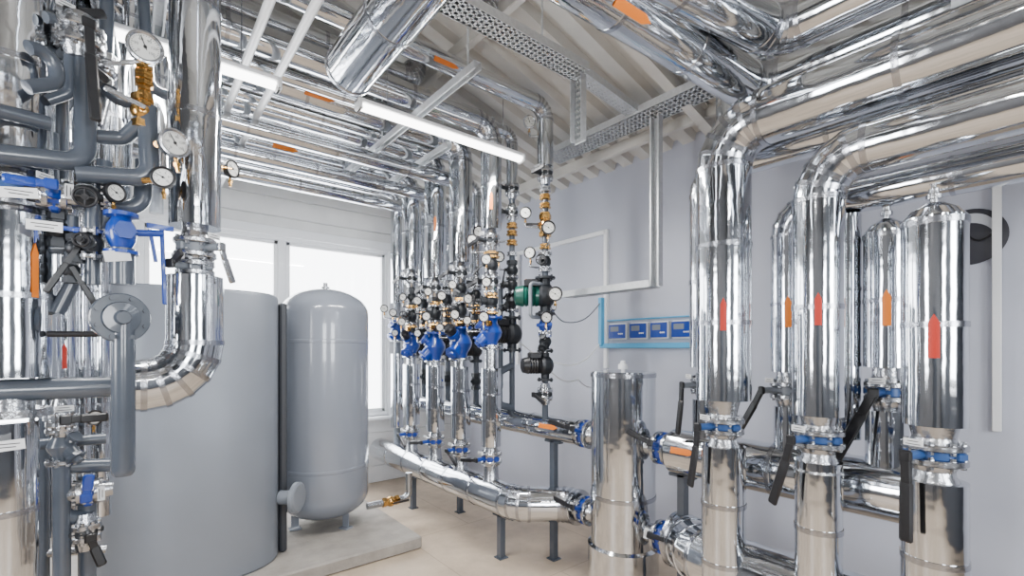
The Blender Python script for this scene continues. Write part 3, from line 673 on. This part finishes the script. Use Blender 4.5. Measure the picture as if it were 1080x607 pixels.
def arcband(mb,R0,R1,a0,a1,zz,mi,n=40):
    vs=[];fs=[]
    for i in range(n+1):
        t=i/n; a=a0+(a1-a0)*t; k=math.sin(math.pi*t)
        m_=(R0+R1)/2; h=(R1-R0)/2*max(k,.02)
        for q in(m_-h,m_+h): vs.append((q*math.cos(a),q*math.sin(a),zz))
    fs=[(2*i,2*i+1,2*i+3,2*i+2) for i in range(n)]; mb.add(vs,fs,mi)
mb=MB(); mb.lathe((0,0,0),Z,[(0,.15),(.0015,.15)],48,0); part(e,mb,'disc',[MUR])
mb=MB(); arcband(mb,.075,.125,3.0,6.0,.0025,0); part(e,mb,'swoosh',[LAV3])
cable([ax(985,205,WX-.02),ax(1012,236,WX-.02),ax(1046,246,WX-.02)],.005,BLK,'thin black cable on the wall')

# ================= LAMPS =================
def lamp(xa,xb,y,z,top=None):
    L=xb-xa; e=thing('fluorescent_lamp','slim white fluorescent batten lamp hanging under the roof','lamp',((xa+xb)/2,y,z),None,'fluorescent lamps')
    mb=MB(); mb.box((0,0,.03),(L,.07,.035),None,0,.01); part(e,mb,'housing',[PVC])
    mb=MB(); n=10; rs=[]
    prof=[(.034*math.cos(math.pi*k/n+math.pi), .012+.028*math.sin(math.pi*k/n+math.pi)) for k in range(n+1)]
    for x in(-L/2+.03,L/2-.03): rs.append([V((x,a,b)) for a,b in prof])
    mb.rings(rs); part(e,mb,'diffuser',[EMI])
    for s in(-1,1):
        mb=MB(); mb.box((s*(L/2-.015),0,.012),(.03,.074,.07),None,0,.01); part(e,mb,'end_cap',[WHT])
        mb=MB(); xx=(xa+xb)/2+s*L*.35; mb.cyl((s*L*.35,0,.045),(s*L*.35,0,(top or ceil_z(xx)-.02)-z),.003,seg=8); part(e,mb,'suspension_wire',[STL])
    la=bpy.data.lights.new('lamp_light','AREA'); la.shape='RECTANGLE'; la.size=L*.95; la.size_y=.06; la.energy=48; la.color=(1,.98,.95)
    lo=bpy.data.objects.new('lamp_light',la); lo.location=((xa+xb)/2,y,z-.025); col.objects.link(lo)
lamp(1.0,2.26,2.66,3.0,3.39); lamp(-.62,.62,2.74,3.0)
for xx in(-1.2,): lamp(xx-.62,xx+.62,.3,3.35)  # added lamp behind the camera, unseen, lights the room evenly
lamp(-.4,.84,-1.5,3.2)  # second unseen batten, added behind the camera for the same even light

# ================= LEFT FOREGROUND =================
YL=2.5
P=lambda px,py,c=YL: ay(px,py,c)
v1=P(206,240); x1=v1.x
o=ipipe([(x1,YL,ceil_z(x1)-.03),(x1,YL,v1.z)],.098,'vertical insulated pipe with polished cladding before the tanks',seam=.5)
zv=P(206,292).z; ze=P(206,404).z
ppipe([(x1,YL,v1.z+.02),(x1,YL,zv-.02)],.05,'bare steel pipe piece between cladding sections',STL)
butterfly((x1,YL,P(206,262).z),Z,V((.6,-.8,0)),.082,(.4,0,-1),.16,bm=GRY2,half=.03,label='grey flanged valve in the vertical pipe',lm=STL)
butterfly((x1,YL,P(206,283).z),Z,V((-.7,-.7,0)),.075,(.4,0,.2),.08,bm=GRY2,half=.02,tag=True,label='grey flanged coupling in the vertical pipe')
ipipe([(x1,YL,zv),(x1,YL,ze),(P(140,404).x,YL,ze)],.108,'insulated pipe elbow with polished cladding turning horizontal',br=.18,seam=.6)
ppipe([(P(143,404).x,YL,ze),(P(-40,404).x,YL,ze)],.042,'dark grey painted pipe feeding the clad elbow')
xf=P(12,0).x
ipipe([(xf,YL+.03,ceil_z(xf)-.03),(xf,YL+.03,P(10,180).z)],.118,'tall vertical insulated pipe with polished cladding',seam=.45)
o=ipipe([(xf,YL+.03,P(10,226).z),(xf,YL+.03,P(10,398).z)],.118,'tall vertical insulated pipe with cladding and flow sticker',seam=.3)
arrow(o,(xf,YL+.03,P(10,285).z),Z,.118,.2,.02,ORG,n=V((.7,-1,0)))
butterfly((xf,YL+.03,P(10,203).z),Z,V((.7,-.7,0)),.115,(1,0,.05),.18,label='large flanged valve with white tag and blue lever',half=.045,bm=BLM,lm=BLU)
ipipe([(xf-.02,YL+.03,P(10,445).z),(xf-.02,YL+.03,.02)],.09,'lower vertical insulated pipe with polished cladding',seam=.4)
mb=MB(); mb.lathe((xf,YL+.03,P(10,440).z),Z,[(0,.11),(.03,.11),(.03,.06),(.08,.06)],32); top_mesh(mb,'pipe_flange',[STL],'steel flange ring joining two clad pipes','flange',None,30,(xf,YL+.03,P(10,452).z))
for px,c,r,m,t in((48,3.0,.055,RED,0),(68,3.1,.045,ORG,0),(86,3.15,.04,RED,0),(104,3.2,.05,ORG,0),(165,3.05,.075,ORG,200),(118,3.1,.08,ORG,225),(140,2.85,.04,ORG,130),(64,2.85,.05,ORG,150)):
    q=P(px,300,c); top=ceil_z(q.x)-.04
    if t: o=ipipe([(q.x,c,top),(q.x,c,P(px,t,c).z)],r,'insulated pipe with polished cladding behind the valves')
    else:
        o=ipipe([(q.x,c,top),(q.x,c,.75)],r,'slim insulated pipe with polished cladding near the window')
        if px in(68,48): arrow(o,(q.x,c,P(px,375,c).z),Z,r,.12,.018,RED if px==68 else ORG)
ipipe([(WL+.03,3.4,2.9),(-.1,3.4,2.9),(-.1,3.4,2.2)],.09,'insulated pipe bending down behind the valves')
ppipe([P(165,225,3.05),P(165,180,3.05)],.03,'grey painted vertical pipe behind the gauges',GRY2)
g='grey painted pipe loop with welded elbows'
ppipe([P(-20,160,2.36),P(90,172,2.42),P(90,20,2.48)],.035,g)
ppipe([P(-20,112,2.36),P(52,130,2.42)],.026,g)
ppipe([P(52,140,2.52),P(52,235,2.52)],.028,g)
ppipe([P(80,183,2.42),P(158,188,2.42),P(155,112,2.42)],.034,g,br=.06)
ppipe([P(92,143,2.47),P(130,146,2.47),P(150,128,2.42),P(152,100,2.42)],.028,g,br=.05)
ppipe([P(60,210,2.52),P(150,220,2.52),P(152,170,2.52)],.031,g,br=.06)
ppipe([P(62,20,2.58),P(62,250,2.58)],.03,g); ppipe([P(88,70,2.62),P(62,118,2.62),P(40,123,2.62)],.028,g)
ppipe([P(112,-20,2.6),P(112,105,2.6),P(140,108,2.6)],.026,g)
ppipe([P(100,-20,2.66),P(118,60,2.66),P(100,130,2.66)],.032,'bare steel hose bend behind the gauges',STL,br=.08)
ppipe([P(150,-20,2.62),P(158,95,2.62),P(176,100,2.62)],.022,g)
ppipe([P(75,228,2.5),P(75,300,2.5),P(60,330,2.5)],.024,g,br=.04)
ppipe([P(48,262,2.5),P(112,262,2.5)],.022,g)
ppipe([P(98,215,2.46),P(98,300,2.46)],.024,g)
ppipe([P(110,170,2.5),P(110,240,2.5),P(85,246,2.5)],.026,g,br=.04)
ppipe([P(52,270,2.52),P(52,392,2.6)],.02,g)
ppipe([P(48,18,2.42),P(74,24,2.46),P(74,98,2.46),P(50,106,2.46)],.02,g,br=.045)
ppipe([P(30,50,2.36),P(58,52,2.4),P(60,88,2.4),P(28,92,2.36)],.024,g,br=.05)
gauge(P(153,50,2.38),1.15,n=V((.25,-1,0)),kind='thermo'); gauge(P(184,151,2.33),1.05,n=V((0,-1,0)),kind='thermo',roll=.2); gauge(P(172,187,2.36),.8,n=V((-.2,-1,0))); gauge(P(245,178,2.6),.8,n=V((1,-.4,0)))
gauge(P(122,203,2.4),.7,n=V((.8,-1,0)))
for py in(76,86,97,108): union(P(152,py,2.41),.026 if py!=97 else .02,.045)
ball_valve(P(150,118,2.42),Z,-Y,.03,(-1,0,.3),.12,hm=STL)
ppipe([P(165,152,2.36),P(200,152,2.5)],.012,'thin brass gauge pipe',BRS)
ppipe([P(150,190,2.4),P(172,190,2.38)],.012,'thin brass gauge pipe',BRS)
ppipe([P(222,175,2.52),P(243,178,2.6)],.01,'thin brass gauge pipe',BRS)
butterfly(P(84,40,2.46),Z,V((.25,-1,0)),.078,(.05,0,-1),.36,label='valve with steel body and long hanging black lever',bm=STL,tag=False)
butterfly(P(58,62,2.58),Z,V((.4,-1,0)),.065,(.6,0,-.3),.14,bm=GRY2,label='grey flanged valve on a painted pipe',half=.028,tag=False)
butterfly(P(60,25,2.58),Z,V((.4,-1,0)),.065,(.6,0,.3),.12,bm=STL,label='steel flanged valve on a painted pipe',half=.028)
ball_valve(P(112,75,2.58),Z,-Y,.03,(1,0,.5),.14,hm=STL,m=STL)
e=thing('blue_valve','blue cast valve with side spindle and white tag','valve',P(128,245,2.38),frame(Z,V((.2,-1,0))),'blue cast valves')
mb=MB(); mb.lathe((0,0,-.085),Z,[(0,.055),(.013,.055),(.018,.03),(.05,.045),(.08,.05),(.11,.045),(.14,.03),(.145,.055),(.16,.055)],24); mb.cyl((0,0,0),(.06,0,0),.03); mb.cyl((0,0,.0),(0,.13,.02),.014); part(e,mb,'valve_body',[BLU])
mb=MB(); mb.bar((0,.13,.04),(0,.14,-.27),.015,.012,X,0,.003); mb.bar((.0,.08,.045),(0,.17,.045),.02,.012,X); mb.bar((0,.09,.03),(0,.11,-.1),.012,.010,X); part(e,mb,'handle',[BLU])
mb=MB(); mb.lathe((.055,0,0),X,[(0,.036),(.012,.036)],6); part(e,mb,'cover',[BLU])
mb=MB(); mb.box((.045,-.02,-.10),(.004,.08,.04),Matrix.Rotation(.2,3,'X')); part(e,mb,'tag',[WHT])
gate_valve(P(92,206,2.46),X,V((.3,-1,-.3)),.028)
butterfly(P(58,208,2.46),X,V((.1,-1,.2)),.05,(-1,0,-.1),.12,half=.026,label='small blue valve on a painted pipe',lm=BLU)
gate_valve(P(98,258,2.44),Z,V((-.3,-1,0)),.024,s=.8)
ball_valve(P(62,243,2.5),Z,V((0,-1,0)),.03,(1,0,0),.12,m=DRK,hm=BLU); ball_valve(P(80,262,2.46),Z,V((.2,-1,0)),.024,(-.5,0,-1),.2,m=DRK,hm=BLK)
ball_valve(P(75,285,2.46),Z,V((.2,-1,0)),.022,(.5,0,-1),.16,m=DRK,hm=BLK)
for px,py,c in((20,203,2.34),(47,238,2.36),(6,470,2.36)):
    mb=MB(); q=P(px,py,c); mb.box(q,(.095,.004,.036),Matrix.Rotation(random.uniform(-.15,.15),3,'Y'),0)
    for k in range(2): mb.box(q+V((0,-.0026,.006-.011*k)),(.07-.02*k,.001,.003),None,1)
    top_mesh(mb,'label_plate',[WHT,INK],'small white label plate tied to a pipe','label','label plates',30,q)
ppipe([P(129,262,2.38),P(129,300,2.38)],.04,'grey painted cone pipe below the blue valve')
fc=P(127,335,2.33); e=thing('blind_flange','grey round blind flange with bolts','flange',fc,frame(V((.25,-1,0)),Z))
mb=MB(); flange(mb,0,.094,.028,nb=8); mb.lathe((0,0,.014),Z,[(0,.062),(.012,.058),(.014,.028),(.03,.022)],24); part(e,mb,'disc',[GRY])
mb=MB(); mb.lathe((0,0,-.09),Z,[(0,.055),(.09,.055)],24); part(e,mb,'neck',[GRY])
mb=MB(); q=P(130,335,2.34); q2=P(130,502,2.34); mb.lathe(q2,Z,[(0,.01),(.003,.028),(.015,.036),(.03,.038),((q-q2).length,.038)],24); top_mesh(mb,'steel_pipe',[GRY],'grey painted vertical dead leg pipe with rounded end','pipe','painted steel pipes',30,q2)
ppipe([P(105,352,2.42),P(50,352,2.45)],.012,'thin black pipe behind the flange',BLK)
for px,y0p,y1p,c,r in((65,425,600,2.75,.03),(45,440,600,2.9,.024),(92,500,600,2.8,.032)):
    q=P(px,y1p,c); ppipe([P(px,y0p,c),V((q.x,c,.01))],r,'small grey painted vertical pipe near the floor')
ppipe([P(20,470,2.8),P(112,462,2.8)],.024,'small grey painted horizontal pipe'); ppipe([P(60,492,2.78),P(118,490,2.78)],.03,'small grey painted horizontal pipe')
ppipe([P(65,500,2.76),P(65,545,2.76),P(92,545,2.78)],.03,'grey painted pipe bend',br=.05)
ppipe([P(20,585,2.9),P(112,578,2.9)],.02,'thin steel pipe near the floor',STL)
butterfly(P(65,440,2.72),Z,V((.2,-1,0)),.05,(1,0,0),.13,half=.025,label='small flanged valve in a vertical pipe',bm=GRY2)
butterfly(P(93,518,2.76),X,V((.2,-1,0)),.055,(.1,0,1),.10,half=.028,label='small blue flanged valve above the floor',lm=BLU)
butterfly(P(90,560,2.76),Z,V((.2,-1,0)),.055,(.3,0,-1),.13,half=.025,bm=DRK,tag=False,label='small dark flanged valve above the floor')
gauge(P(100,440,2.7),.6,n=V((.2,-1,0)))
strainer(P(65,470,2.74),.045,V((.8,-.6,0)),GRY)
ppipe([(1.6,4.0,.22),(2.0,4.0,.22),(2.0,4.0,.45)],.03,'small steel pipe from the expansion tank',STL)
ball_valve((1.82,4.0,.22),X,-Y,.035,(1,0,0),.15,hm=BLK)

# ================= LIGHT / WORLD / CAMERA =================
w=bpy.data.worlds.new('World'); bpy.context.scene.world=w; w.use_nodes=True
bg=w.node_tree.nodes['Background']; bg.inputs['Color'].default_value=(.95,.97,1,1); bg.inputs['Strength'].default_value=10.0
def area(loc,tgt,sx,sy,e,c=(1,1,1)):
    la=bpy.data.lights.new('window_and_fill_light','AREA'); la.shape='RECTANGLE'; la.size=sx; la.size_y=sy; la.energy=e; la.color=c
    o=bpy.data.objects.new('window_and_fill_light',la); o.location=loc; o.rotation_euler=(V(tgt)-V(loc)).to_track_quat('-Z','Y').to_euler(); col.objects.link(o)
area((-1.0,WF+.06,2.0),(-1.0,3,2.0),1.0,1.3,105,(.92,.96,1)); area((1.4,WF+.06,2.0),(1.4,3,2.0),1.0,1.3,105,(.92,.96,1))  # added fill lights at the invented rear windows, out of view
area((WL+.08,1.6,2.0),(3,1.6,2.0),.8,1.3,85,(.97,.98,1))  # added fill light on the left wall, which has no window
area((-1.0,WY-.08,1.8),(-1.0,0,1.6),1.5,1.7,35,(.93,.97,1)); area((1.3,WY-.08,1.8),(1.3,0,1.6),1.8,1.7,42,(.93,.97,1))
cd=bpy.data.cameras.new('Camera'); cam=bpy.data.objects.new('Camera',cd); col.objects.link(cam); bpy.context.scene.camera=cam
cd.sensor_width=36; cd.lens=36*F/1080; cd.shift_y=(HZ-303.5)/1080; cd.clip_start=.02
cam.location=CAM; cam.rotation_euler=(math.pi/2,0,-TH)
